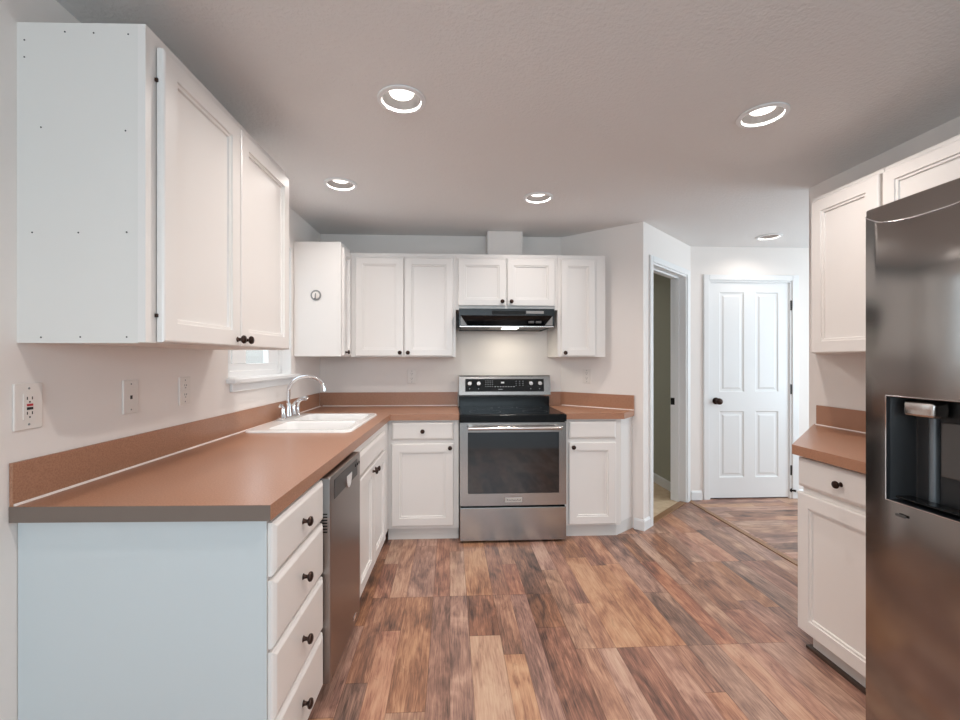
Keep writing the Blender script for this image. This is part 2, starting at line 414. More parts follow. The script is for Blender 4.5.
o = MB().box(OP[0], OP[1], -0.005, 0.05, 0, 0.008, 0.003).build('trim_4', M['oak']); o.location = FP[0]; o.rotation_euler = (0, 0, FP[1]); struct(o)
def baseboard(name, F, u0, u1, h=0.082, t=0.013):
    mb = MB()
    mb.loops([[(u, 0, 0), (u, -t, 0), (u, -t, h - 0.014), (u, -t * 0.35, h), (u, 0, h)] for u in (u0, u1)])
    o = mb.build(name, M['trim']); o.location = F[0]; o.rotation_euler = (0, 0, F[1]); return struct(o)
baseboard('baseboard_hall', FH, 2.205, 2.304)
baseboard('baseboard_hall.001', FH, 3.197, 4.6)
baseboard('baseboard_diagonal', FD, 0.615, 0.692)
baseboard('baseboard_doorway', FP, -0.012, 0.101)
baseboard('baseboard_pantry', (Vector((2.15, 0, 0)), -PI / 2), -5.3, -3.98, 0.09)

def slab_panels(w, h, t, panels, prof):
    """slab x0..w, z0..h, back y=0, front y=-t, with moulded panels (x0,x1,z0,z1); prof = [(inset, depth)]"""
    mb = MB(); bm = mb.bm
    xs = sorted({0, w, *[p[0] for p in panels], *[p[1] for p in panels]}); zs = sorted({0, h, *[p[2] for p in panels], *[p[3] for p in panels]})
    V = {}
    def v(x, y, z):
        k = (round(x, 5), round(y, 5), round(z, 5))
        if k not in V: V[k] = bm.verts.new((x, y, z))
        return V[k]
    for a, b in zip(xs, xs[1:]):
        for c, d in zip(zs, zs[1:]):
            if not any(p[0] <= a and b <= p[1] and p[2] <= c and d <= p[3] for p in panels):
                bm.faces.new([v(a, -t, c), v(b, -t, c), v(b, -t, d), v(a, -t, d)])
            bm.faces.new([v(a, 0, d), v(b, 0, d), v(b, 0, c), v(a, 0, c)])
    for a, b in zip(xs, xs[1:]):
        bm.faces.new([v(a, 0, 0), v(b, 0, 0), v(b, -t, 0), v(a, -t, 0)]); bm.faces.new([v(a, -t, h), v(b, -t, h), v(b, 0, h), v(a, 0, h)])
    for c, d in zip(zs, zs[1:]):
        bm.faces.new([v(0, 0, c), v(0, -t, c), v(0, -t, d), v(0, 0, d)]); bm.faces.new([v(w, -t, c), v(w, 0, c), v(w, 0, d), v(w, -t, d)])
    for p in panels:
        prev = None
        for ins, dep in [(0, 0)] + prof:
            x0, x1, z0, z1 = p[0] + ins, p[1] - ins, p[2] + ins, p[3] - ins
            ring = [v(x0, -t + dep, z0), v(x1, -t + dep, z0), v(x1, -t + dep, z1), v(x0, -t + dep, z1)]
            if prev:
                for i in range(4):
                    j = (i + 1) % 4
                    bm.faces.new([prev[i], prev[j], ring[j], ring[i]])
            prev = ring
        bm.faces.new(prev)
    return mb

def hall_door():
    w, h = 0.770, 1.986; x0 = 2.379
    pans = [(0.10, 0.334, 0.187, 0.797), (0.443, 0.662, 0.187, 0.797), (0.10, 0.334, 0.975, 1.895), (0.443, 0.662, 0.975, 1.895)]
    d = slab_panels(w, h, 0.035, pans, [(0.010, 0.008), (0.028, 0.008), (0.042, 0.002)]).build('door_1', M['trim'])
    d.location = at(FH, x0, -0.045, 0.010); struct(d)
    kn = MB().lathe([(0.032, 0), (0.032, 0.006), (0.014, 0.010), (0.012, 0.030), (0.022, 0.036), (0.030, 0.048), (0.028, 0.062), (0.014, 0.070), (0.001, 0.071)], (0.065, -0.035, 0.893), (0, -1, 0), 24)
    kn.build('door_knob', M['bronze'], d, smooth=0.6, label='dark bronze door knob')
    for z in (0.25, 1.0, 1.775):
        hb = MB(); hb.lathe([(0.008, 0), (0.008, 0.09)], (w + 0.004, -0.047, z - 0.045), (0, 0, 1), 10); hb.box(w - 0.003, w + 0.006, -0.047, -0.03, z - 0.043, z + 0.043)
        hb.build('hinge', M['blackmetal'], d, label='black hinge')
    st = MB(); st.tube([(w + 0.01, -0.037, 0.065), (w + 0.03, -0.085, 0.065)], 0.010, 10); st.lathe([(0.02, 0), (0.02, 0.006), (0.011, 0.008)], (w + 0.012, -0.045, 0.065), (0.1, -1, 0), 12)
    so = st.build('door_stop', M['blackmetal'], d, label='black door stop with a white rubber tip')
    MB().lathe([(0.012, 0), (0.014, 0.012), (0.008, 0.022)], (w + 0.03, -0.085, 0.065), (0.25, -1, 0), 12).build('rubber_tip', M['white'], so)
    MB().box(0, w, -0.02, 0.005, -0.014, -0.004).build('door_sweep', M['blackmatte'], d)
hall_door()

# ------------------------------------------------------------------ cabinet kit
KNOB = MB().lathe([(0.010, 0), (0.007, 0.003), (0.0055, 0.010), (0.006, 0.014), (0.0135, 0.018), (0.0155, 0.022), (0.0140, 0.027), (0.008, 0.030), (0.0005, 0.031)], (0, 0, 0), (0, -1, 0), 20).mesh('knob', M['bronze'], 0.7)
def knob(parent, x, z, t): return inst('knob', KNOB, parent, (x, -t, z))
def door_mesh(w, h, t=0.019, st=0.056):
    e = 0.004
    # edge bevel through loops
    mb = MB()
    def ring(i, y): return [(i, y, i), (w - i, y, i), (w - i, y, h - i), (i, y, h - i)]
    mb.loops([ring(0, 0), ring(0, -t + 0.006), ring(0.002, -t + 0.002), ring(0.006, -t), ring(st, -t), ring(st + 0.0015, -t + 0.006), ring(st + 0.011, -t + 0.006), ring(st + 0.013, -t + 0.013)])
    return mb
def drawer_mesh(w, h, t=0.019):
    mb = MB()
    def ring(i, y): return [(i, y, i), (w - i, y, i), (w - i, y, h - i), (i, y, h - i)]
    mb.loops([ring(0, 0), ring(0, -t + 0.010), ring(0.003, -t + 0.006), ring(0.012, -t + 0.001), ring(0.016, -t)])
    return mb
def add_door(p, u0, u1, z0, z1, d, knob_at=None, st=0.056, t=0.019):
    """door in the thing's own frame: u0..u1, z0..z1, its back at outward distance d"""
    o = door_mesh(u1 - u0, z1 - z0, t, st).build('door', M['cab'], p); o.location = (u0, -d, z0)
    if knob_at: knob(o, knob_at[0] - u0, knob_at[1] - z0, t)
    return o
def add_drawer(p, u0, u1, z0, z1, d, knob_at=True, t=0.019):
    o = drawer_mesh(u1 - u0, z1 - z0, t).build('drawer_front', M['cab'], p); o.location = (u0, -d, z0)
    if knob_at: knob(o, (u1 - u0) / 2, (z1 - z0) / 2, t)
    return o
def cab_thing(name, F, u0, label, cat, group=None):
    return thing(name, at(F, u0), F[1], label, cat, group)
def face_frame(p, w, z0, z1, d0, d1, opens):
    """a face frame plate with openings (u0,u1,z0,z1)"""
    mb = MB()
    us = sorted({0, w, *[h[0] for h in opens], *[h[1] for h in opens]})
    for a, b in zip(us, us[1:]):
        segs = [(z0, z1)]
        for h in opens:
            if h[0] <= a + 1e-6 and b <= h[1] + 1e-6:
                segs = [q for s0, s1 in segs for q in ((s0, min(s1, h[2])), (max(s0, h[3]), s1)) if q[1] - q[0] > 1e-4]
        for s0, s1 in segs: mb.box(a, b, -d1, -d0, s0, s1)
    bmesh.ops.remove_doubles(mb.bm, verts=mb.bm.verts[:], dist=1e-5)
    return mb.build('face_frame', M['cab'], p)

# --- wall cabinet over the left counter
def left_upper():
    b0, b1, z0, z1 = 1.206, 2.115, 1.327, 2.172
    w = b1 - b0
    p = cab_thing('wall_cabinet', FL, b0, 'white two-door wall cabinet with a bare side panel, above the brown counter beside the window', 'cabinet')
    MB().box(0.004, w, -0.315, 0, z0, z1, 0.0015).build('body', M['panel'], p)
    MB().box(0, 0.004, -0.315, 0, z0 - 0.002, z1).build('end_panel', M['panel'], p, label='pale side panel dotted with nail holes')
    face_frame(p, w, z0, z1, 0.315, 0.335, [(0.052, 0.43, z0 + 0.05, z1 - 0.06), (0.475, w - 0.05, z0 + 0.05, z1 - 0.06)])
    add_door(p, 0.038, 0.450, z0 + 0.002, z1 - 0.036, 0.339, (0.428, z0 + 0.028))
    add_door(p, 0.455, 0.902, z0 + 0.002, z1 - 0.036, 0.339, (0.484, z0 + 0.028))
    for x, zz in ((0.031, z0 + 0.075), (0.031, z1 - 0.125)):
        MB().box(x + 0.002, x + 0.008, -0.343, -0.335, zz - 0.005, zz + 0.005, 0.001).build('hinge', M['bronze'], p)
    hole = MB().lathe([(0.0022, 0), (0.0022, 0.0008)], (0, 0, 0), (-1, 0, 0), 8).mesh('nail_hole', M['slot'])
    for q, z in ((0.02, 2.125), (0.125, 2.148), (0.20, 2.146), (0.29, 2.144), (0.02, 2.08), (0.063, 1.895), (0.283, 1.888), (0.04, 1.617), (0.16, 1.617), (0.286, 1.619), (0.063, 1.34), (0.165, 1.341), (0.286, 1.341)):
        inst('nail_hole', hole, p, (0.0, -q, z))
left_upper()

# --- corner wall cabinet on the left wall
def corner_upper():
    b0, b1, z0, z1 = 3.08, 3.6, 1.305, 2.103
    w = b1 - b0
    p = cab_thing('corner_wall_cabinet', FL, b0, 'white corner wall cabinet with a wide blank side panel and one narrow door', 'cabinet')
    MB().box(0, w - 0.035, -0.31, -0.002, z0, z1, 0.0015).build('body', M['cab'], p)
    MB().box(0.0, 0.245, -0.328, -0.31, z0, z1).build('face_frame', M['cab'], p)
    add_door(p, 0.018, 0.205, z0 + 0.008, z1 - 0.035, 0.329, (0.048, z0 + 0.030), 0.045)
corner_upper()
hk = thing('adhesive_hook', at(FL, 3.08, 0.156, 1.73), 0 - AL, 'small round silver and white hook stuck on the side of the corner cabinet', 'hook')
MB().lathe([(0.036, 0), (0.037, 0.003), (0.034, 0.006)], (0, 0, 0), (0, -1, 0), 24).build('base_plate', M['grayplastic'], hk, 0.6)
MB().lathe([(0.026, 0.0055), (0.025, 0.008), (0.001, 0.009)], (0, 0, 0), (0, -1, 0), 24).build('cover', M['plate'], hk, 0.6)
MB().tube([(0, -0.008, 0.012), (0, -0.013, -0.004), (0, -0.018, -0.024), (0, -0.026, -0.034), (0, -0.034, -0.026)], [0.004, 0.0045, 0.0045, 0.0045, 0.004], 10).build('prong', M['grayplastic'], hk, 0.8)

# --- back wall cabinets
DU = 0.33
def back_upper(x0, x1, z0, z1, doors, label, name='wall_cabinet', group=None, body_x0=None):
    p = cab_thing(name, FB, x0, label, 'cabinet', group)
    w = x1 - x0
    MB().box(0 if body_x0 is None else body_x0, w, -DU, 0, z0, z1, 0.001).build('body', M['cab'], p)
    ops = [(a + 0.012 - x0, b - 0.012 - x0, c + 0.03, d - 0.02) for a, b, c, d, k in doors]
    face_frame(p, w, z0, z1, DU, DU + 0.019, ops)
    for a, b, c, d, k in doors:
        add_door(p, a - x0, b - x0, c, d, DU + 0.02, (k[0] - x0, k[1]), 0.05)
    return p
Z0, Z1 = 1.303, 2.083
back_upper(-0.745, 0.0425, Z0, Z1, [(-0.705, -0.348, Z0 + 0.006, Z1 - 0.035, (-0.374, Z0 + 0.032)), (-0.340, 0.022, Z0 + 0.006, Z1 - 0.035, (-0.314, Z0 + 0.032))],
           'white two-door wall cabinet between the corner cabinet and the range hood')
back_upper(0.0435, 0.823, 1.662, Z1, [(0.062, 0.424, 1.690, Z1 - 0.035, (0.395, 1.722)), (0.434, 0.800, 1.690, Z1 - 0.035, (0.464, 1.722))],
           'short white two-door cabinet directly above the black range hood')
back_upper(0.824, 1.196, Z0, Z1, [(0.848, 1.112, Z0 + 0.006, Z1 - 0.035, (0.876, Z0 + 0.032))],
           'narrow white single-door wall cabinet at the angled wall, next to the range hood')

# --- duct cover
p = thing('duct_cover', at(FB, 0.302, 0, Z1), 0, 'plain white box hiding the vent duct, standing on the cabinets up to the ceiling', 'duct cover')
MB().box(0.008, 0.276, -0.16, 0, 0.001, HC - Z1 - 0.002).build('box', M['wall'], p)
for cx in (0, 0.272):
    MB().box(cx, cx + 0.012, -0.165, 0, 0.001, HC - Z1 - 0.002, 0.002).build('corner_trim', M['cab'], p)

# --- range hood
def hood():
    x0, w, D, zt, zb = 0.065, 0.704, 0.475, 1.657, 1.522
    p = thing('range_hood', at(FB, x0), 0, 'black under-cabinet range hood with its lamp lit', 'range hood')
    mb = MB()
    # outer shell: closed at back, sides and top; front has a slanted recess; open below
    mb.box(0, w, -0.02, -0.003, zb, zt)
    mb.box(0, 0.012, -D, -0.02, zb, zt); mb.box(w - 0.012, w, -D, -0.02, zb, zt)
    mb.box(0.012, w - 0.012, -D, -0.02, zt - 0.012, zt)
    mb.box(0.012, w - 0.012, -D, -D + 0.012, zt - 0.050, zt - 0.012)
    def strip(pts):
        a = [(0.012 + i, y, z) for i, y, z in pts]; b = [(w - 0.012 - i, y, z) for i, y, z in pts]
        for k in range(len(pts) - 1): mb.face([a[k], b[k], b[k + 1], a[k + 1]])
    strip([(0, -D + 0.002, zt - 0.050), (0.05, -D + 0.045, zb + 0.016)])
    mb.box(0.0, w, -D, -D + 0.06, zb, zb + 0.010)
    mb.build('shell', M['hood'], p)
    for s in (0, 1):
        t = MB(); xa, xb = (0.0125, 0.062) if s == 0 else (w - 0.0125, w - 0.062)
        t.face([(xa, -D + 0.003, zt - 0.052), (xb, -D + 0.044, zb + 0.016), (xa, -D + 0.003, zb + 0.012)])
        t.face([(xb, -D + 0.044, zb + 0.016), (xa, -D + 0.003, zb + 0.012), (xb, -D + 0.003, zb + 0.012)])
        t.build('cheek', M['grayplastic'], p)
    v = MB(); v.box(0.24, 0.49, -D - 0.001, -D + 0.003, zt - 0.044, zt - 0.016)
    for k in range(7): v.box(0.245, 0.485, -D - 0.004, -D, zt - 0.043 + k * 0.004, zt - 0.0415 + k * 0.004)
    v.build('vent_grille', M['blackmatte'], p)
    MB().box(0.495, 0.625, -D - 0.0015, -D, zt - 0.036, zt - 0.016).build('label_strip', M['grayplastic'], p)
    for k in range(2):
        MB().box(0.515 + k * 0.055, 0.555 + k * 0.055, -D + 0.008, -D + 0.03, zb + 0.030, zb + 0.046, 0.002).build('switch', M['dkgray'], p)
    MB().box(0.004, w - 0.004, -D - 0.004, -D + 0.004, zb - 0.001, zb + 0.007, 0.002).build('lip', M['steelh'], p, label='bright front lip')
    MB().box(0.02, 0.24, -D + 0.06, -0.03, zb + 0.004, zb + 0.012).build('filter', M['filter'], p)
    MB().box(0.47, w - 0.02, -D + 0.06, -0.03, zb + 0.004, zb + 0.012).build('filter', M['filter'], p)
    MB().box(0.24, 0.47, -D + 0.06, -0.03, zb + 0.006, zb + 0.014).build('lamp_housing', M['grayplastic'], p)
    MB().box(0.335, 0.455, -D + 0.10, -0.25, zb - 0.004, zb + 0.006, 0.004).build('lamp_lens', M['hoodbulb'], p)
    area('hood_lamp', (0.395, -0.26, zb - 0.012), (0, 0, 0), 0.14, 0.10, HOOD_W, (1.0, 0.93, 0.78), parent=p)
hood()

# ------------------------------------------------------------------ range
def text_mesh(name, body, size, parent, m, loc, rot=(PI / 2, 0, 0), width=None):
    c = bpy.data.curves.new(name, 'FONT'); c.body = body; c.size = size; c.align_x = 'CENTER'; c.align_y = 'CENTER'; c.extrude = 0.0003
    t = bpy.data.objects.new(name, c); COL.objects.link(t)
    dg = bpy.context.evaluated_depsgraph_get()
    me = bpy.data.meshes.new_from_object(t.evaluated_get(dg)); COL.objects.unlink(t); bpy.data.objects.remove(t)
    me.materials.clear(); me.materials.append(m)
    o = bpy.data.objects.new(name, me); COL.objects.link(o); o.parent = parent; o.location = loc; o.rotation_euler = rot
    if width:
        xs = [v.co.x for v in me.vertices]; k = width / (max(xs) - min(xs))
        for v in me.vertices: v.co.x *= k
    return o
def stove():
    x0, w = 0.068, 0.750
    p = thing('kitchen_range', at(FB, x0), 0, 'stainless steel electric range with a black glass cooktop and oven window', 'stove')
    MB().box(0.004, w - 0.004, -0.598, -0.03, 0.03, 0.862).build('body', M['black'], p)
    for fx in (0.05, w - 0.05):
        for fy in (-0.55, -0.08): MB().lathe([(0.018, 0), (0.018, 0.032)], (fx, fy, 0.0), (0, 0, 1), 12).build('foot', M['blackmatte'], p)
    # storage drawer
    MB().box(0.0, w, -0.622, -0.598, 0.016, 0.248, 0.004).build('storage_drawer', M['steel'], p)
    # oven door
    zt, zb = 0.842, 0.263
    d = slab_panels(w, zt - zb, 0.026, [(0.056, 0.699, 0.084, 0.512)], [(0.0, 0.003), (0.002, 0.004)]).build('oven_door', M['steel'], p); d.location = (0, -0.598, zb)
    MB().box(0.058, 0.697, -0.0255, -0.0215, 0.086, 0.510).build('window_glass', M['ovenglass'], d, label='black oven window')
    h = MB(); zh = 0.546
    h.tube([(0.055, -0.072, zh), (0.705, -0.072, zh)], 0.0125, 16)
    for hx in (0.075, 0.685): h.box(hx - 0.014, hx + 0.014, -0.068, -0.026, zh - 0.011, zh + 0.011, 0.003)
    h.build('handle', M['steelh'], d, 0.8)
    bd = MB().box(0.318, 0.436, -0.0275, -0.026, 0.022, 0.054, 0.0006).build('badge', M['badge'], d)
    text_mesh('badge_lettering', 'KitchenAid', 0.018, bd, M['slot'], (0.377, -0.028, 0.0375), width=0.098)
    # cooktop
    MB().box(-0.002, w + 0.002, -0.632, -0.03, 0.848, 0.898, 0.006, 3).build('cooktop', M['black'], p, label='glossy black glass cooktop')
    g = MB().box(0.012, w - 0.012, -0.615, -0.10, 0.898, 0.9005, 0.001).build('glass_top', M['glassblk'], p)
    for bx, by, r in ((0.19, -0.46, 0.115), (0.56, -0.46, 0.09), (0.19, -0.21, 0.08), (0.56, -0.21, 0.10), (0.375, -0.19, 0.06)):
        mb = MB(); n = 40
        mb.loops([[(bx + rr * math.cos(2 * PI * i / n), by + rr * math.sin(2 * PI * i / n), 0.9008) for i in range(n)] for rr in (r - 0.002, r)], False, False)
        mb.build('burner_ring', M['dkgray'], g)
    # backguard: black riser and tilted control console
    MB().box(0.006, w - 0.002, -0.098, -0.03, 0.898, 0.986, 0.003).build('riser', M['black'], p)
    c = MB(); y0, y1 = -0.112, -0.086
    c.loops([[(x, -0.03, 0.984), (x, y0, 0.984), (x, y0 - 0.002, 0.996), (x, y1, 1.144), (x, y1 + 0.008, 1.152), (x, -0.03, 1.152)] for x in (0.006, w + 0.008)])
    c = c.build('control_console', M['steel'], p)
    tilt = math.atan2(y1 - y0 + 0.002, 0.148)
    def on(x, z, out=0.0):     # point on the tilted console face
        k = (z - 0.996) / 0.148
        return (x, (y0 - 0.002) + k * (y1 - y0 + 0.002) - out, z)
    gl = MB(); a, b, e, f = 0.056, 0.704, 1.022, 1.124
    pts = [on(a, e, .0), on(b, e, .0), on(b, f, .0), on(a, f, .0)]
    gl.loops([pts, [(x, y - 0.002, z) for x, y, z in pts]]); gl = gl.build('control_glass', M['glassblk'], c, label='black glass control strip')
    kn = MB().lathe([(0.021, 0), (0.021, 0.006), (0.0185, 0.009), (0.0175, 0.024), (0.015, 0.027), (0.001, 0.027)], (0, 0, 0), (0, -1, 0.17), 24); kn.box(-0.003, 0.003, -0.030, -0.018, -0.012, 0.020, 0.001)
    km = kn.mesh('burner_knob', M['steelh'], 0.7)
    for kx in (0.092, 0.165, 0.594, 0.668): inst('burner_knob', km, c, on(kx, 1.085, 0.002))
    def dashes(items):
        for x, z, ww, hh in items:
            q = on(x, z, 0.0026)
            MB().box(q[0] - ww / 2, q[0] + ww / 2, q[1] - 0.0003, q[1] + 0.0003, z - hh / 2, z + hh / 2).build('panel_marking', M['legend'], gl)
    dashes([(0.225 + k * 0.018, 1.108 - r_ * 0.015, 0.010, 0.003) for r_ in range(4) for k in range(4)])
    dashes([(0.302 + k * 0.022, 1.062, 0.011, 0.006) for k in range(8)])
    dashes([(0.475 + k * 0.028, 1.105 - r_ * 0.016, 0.010, 0.003) for r_ in range(3) for k in range(3)])
    dashes([(kx, 1.045, 0.008, 0.006) for kx in (0.092, 0.165, 0.594, 0.668)] + [(0.345, 1.040, 0.035, 0.004)])
    dp = MB(); q = on(0.365, 1.094, 0.0026); dp.box(0.350, 0.376, q[1] - 0.0004, q[1], 1.087, 1.101); dp.build('display', M['white'], gl, label='small lit clock display')
stove()

# ------------------------------------------------------------------ base cabinets
DF = 0.653         # left run: back of the fronts
ZC0, ZC1 = 0.858, 0.90
def toe(p, u0, u1, d, h=0.095):
    return MB().box(u0, u1, -d, -d + 0.018, 0.0, h + 0.004).build('toe_kick', M['toe'], p)
def drawer_unit():
    b0, b1 = 1.207, 1.640
    p = cab_thing('drawer_cabinet', FL, b0, 'white base cabinet with four stacked drawers at the end of the counter', 'cabinet')
    w = b1 - b0
    MB().box(0.004, w, -0.62, -0.002, 0.0, ZC0).build('body', M['cab'], p)
    MB().box(0, 0.004, -0.653, -0.002, 0.0, ZC0).build('end_panel', M['basepanel_shade'], p, label='wide pale end panel with a bluish daylight tint in its colour')
    MB().box(0.004, w, -0.652, -0.62, 0.07, ZC0).build('face_frame', M['cab'], p)
    for a, c in ((0.697, 0.842), (0.502, 0.686), (0.302, 0.492), (0.095, 0.290)):
        add_drawer(p, 0.008, w - 0.010, a, c, DF)
drawer_unit()
def dishwasher():
    b0, b1 = 1.642, 2.100
    p = cab_thing('dishwasher', FL, b0, 'stainless steel dishwasher built in under the brown counter', 'dishwasher')
    w = b1 - b0
    MB().box(0.004, w - 0.004, -0.632, -0.03, 0.09, 0.845).build('tub_body', M['dkgray'], p)
    d = MB().box(0.0, w, -0.692, -0.634, 0.088, 0.848, 0.006, 3).build('door', M['steeldk'], p)
    MB().box(-0.0008, 0.03, -0.688, -0.640, 0.70, 0.842, 0.001).build('door_end_cap', M['grayplastic'], d)
    v = MB()
    for k in range(7): v.box(-0.0014, 0.004, -0.680, -0.655, 0.645 + k * 0.011, 0.650 + k * 0.011)
    v.build('side_vent', M['blackmatte'], d)
    MB().box(0.045, w - 0.06, -0.694, -0.689, 0.755, 0.828, 0.001).build('control_strip', M['dkgray'], d, label='dark grey control strip')
    for k in range(3): MB().lathe([(0.007, 0), (0.006, 0.003)], (0.36 + k * 0.032, -0.694, 0.805), (0, -1, 0), 10).build('button', M['blackmatte'], d)
    lt = MB(); n = 14
    arc = [(0.235 + 0.042 * math.cos(PI + PI * i / n), 0.800 + 0.055 * math.sin(PI + PI * i / n)) for i in range(n + 1)]
    lt.loops([[(x, -0.690, z) for x, z in arc], [(x, -0.700, z) for x, z in arc]]); lt.build('latch_handle', M['chrome'], d, label='bright half-round latch')
    MB().box(0.34, 0.38, -0.6935, -0.690, 0.115, 0.135, 0.001).build('badge', M['chrome'], d)
    MB().box(0.0, w, -0.60, -0.58, 0.0, 0.088).build('toe_panel', M['blackmatte'], p)
dishwasher()
def sink_base():
    b0, b1 = 2.104, 3.06
    p = cab_thing('sink_cabinet', FL, b0, 'white two-door base cabinet under the sink, beside the dishwasher', 'cabinet')
    w = b1 - b0
    MB().box(0.0, 0.018, -0.62, -0.002, 0.09, ZC0 - 0.002).build('side', M['cab'], p)
    MB().box(0.018, w, -0.02, -0.002, 0.09, ZC0 - 0.002).build('back', M['cab'], p)
    MB().box(0.018, w, -0.62, -0.02, 0.09, 0.108).build('bottom', M['cab'], p)
    MB().box(0.0, 0.978, -0.652, -0.62, 0.09, ZC0 - 0.002).build('face_frame', M['cab'], p)
    add_drawer(p, 0.050, 0.790, 0.700, 0.815, DF, False)
    add_door(p, 0.050, 0.418, 0.105, 0.688, DF, (0.384, 0.655))
    add_door(p, 0.424, 0.790, 0.105, 0.688, DF, (0.451, 0.655))
    toe(p, 0.0, 0.985, 0.615)
sink_base()
DB = 0.561         # back run: back of the fronts (3.65-0.561 = 3.089)
def back_base():
    x0, x1 = -0.440, 0.062
    p = cab_thing('base_cabinet', FB, x0, 'white base cabinet with a knobbed drawer above its door, between the corner and the range', 'cabinet')
    w = x1 - x0
    MB().box(0.0, w, -0.54, -0.002, 0.09, ZC0 - 0.002).build('body', M['cab'], p)
    MB().box(0.0, w, -DB, -0.54, 0.09, ZC0 - 0.002).build('face_frame', M['cab'], p)
    add_drawer(p, 0.030, 0.466, 0.717, 0.843, DB)
    add_door(p, 0.030, 0.466, 0.112, 0.690, DB, (0.440, 0.662))
    toe(p, 0.0, w, 0.525)
    # right of the range, with a slanted end
    x0, x1 = 0.823, 1.235
    p = cab_thing('base_cabinet', FB, x0, 'narrow white base cabinet by the angled wall, its drawer front without a knob', 'cabinet')
    w = x1 - x0
    def dpt(t): q = P1.lerp(P2, t); return (q.x - x0 - 0.003, q.y - 3.65 - 0.003)
    e = dpt(0.88)
    MB().prism([(0, -0.003), (0, -DB + 0.02), (w - 0.02, -DB + 0.02), e, dpt(0.0)], 0.09, ZC0 - 0.002).build('body', M['cab'], p)
    MB().box(0, w, -DB, -DB + 0.02, 0.09, ZC0 - 0.002).build('face_frame', M['cab'], p)
    MB().prism([(0, -0.525), (w - 0.02, -0.525), (e[0], e[1]), (e[0] - 0.03, e[1] + 0.02), (w - 0.04, -0.505), (0, -0.505)], 0.0, 0.09).build('toe_kick', M['toe'], p)
    add_drawer(p, 0.027, 0.370, 0.717, 0.843, DB, False)
    add_door(p, 0.027, 0.370, 0.102, 0.690, DB, (0.056, 0.658))
back_base()
def right_base():
    p = cab_thing('base_cabinet', FR, -1.884, 'white base cabinet with one drawer and door, beside the refrigerator', 'cabinet')
    w = 1.884 - 1.415
    MB().prism([(0.012, -0.57), (w, -0.57), (w, -0.002), (-0.54, -0.002)], 0.09, ZC0).build('body', M['cab'], p)
    MB().box(0.012, w, -0.59, -0.57, 0.09, ZC0).build('face_frame', M['cab'], p)
    add_drawer(p, 0.0, w - 0.03, 0.717, 0.846, 0.591)
    add_door(p, 0.0, w - 0.03, 0.080, 0.692, 0.591, (w - 0.06, 0.66), 0.06)
    MB().box(0.035, w, -0.565, -0.545, 0.012, 0.09).build('toe_kick', M['toe'], p)
    MB().box(0.02, w, -0.585, -0.545, 0.0, 0.012).build('shoe_moulding', mat('dark_shoe', (70, 54, 46), 0.5), p)
right_base()

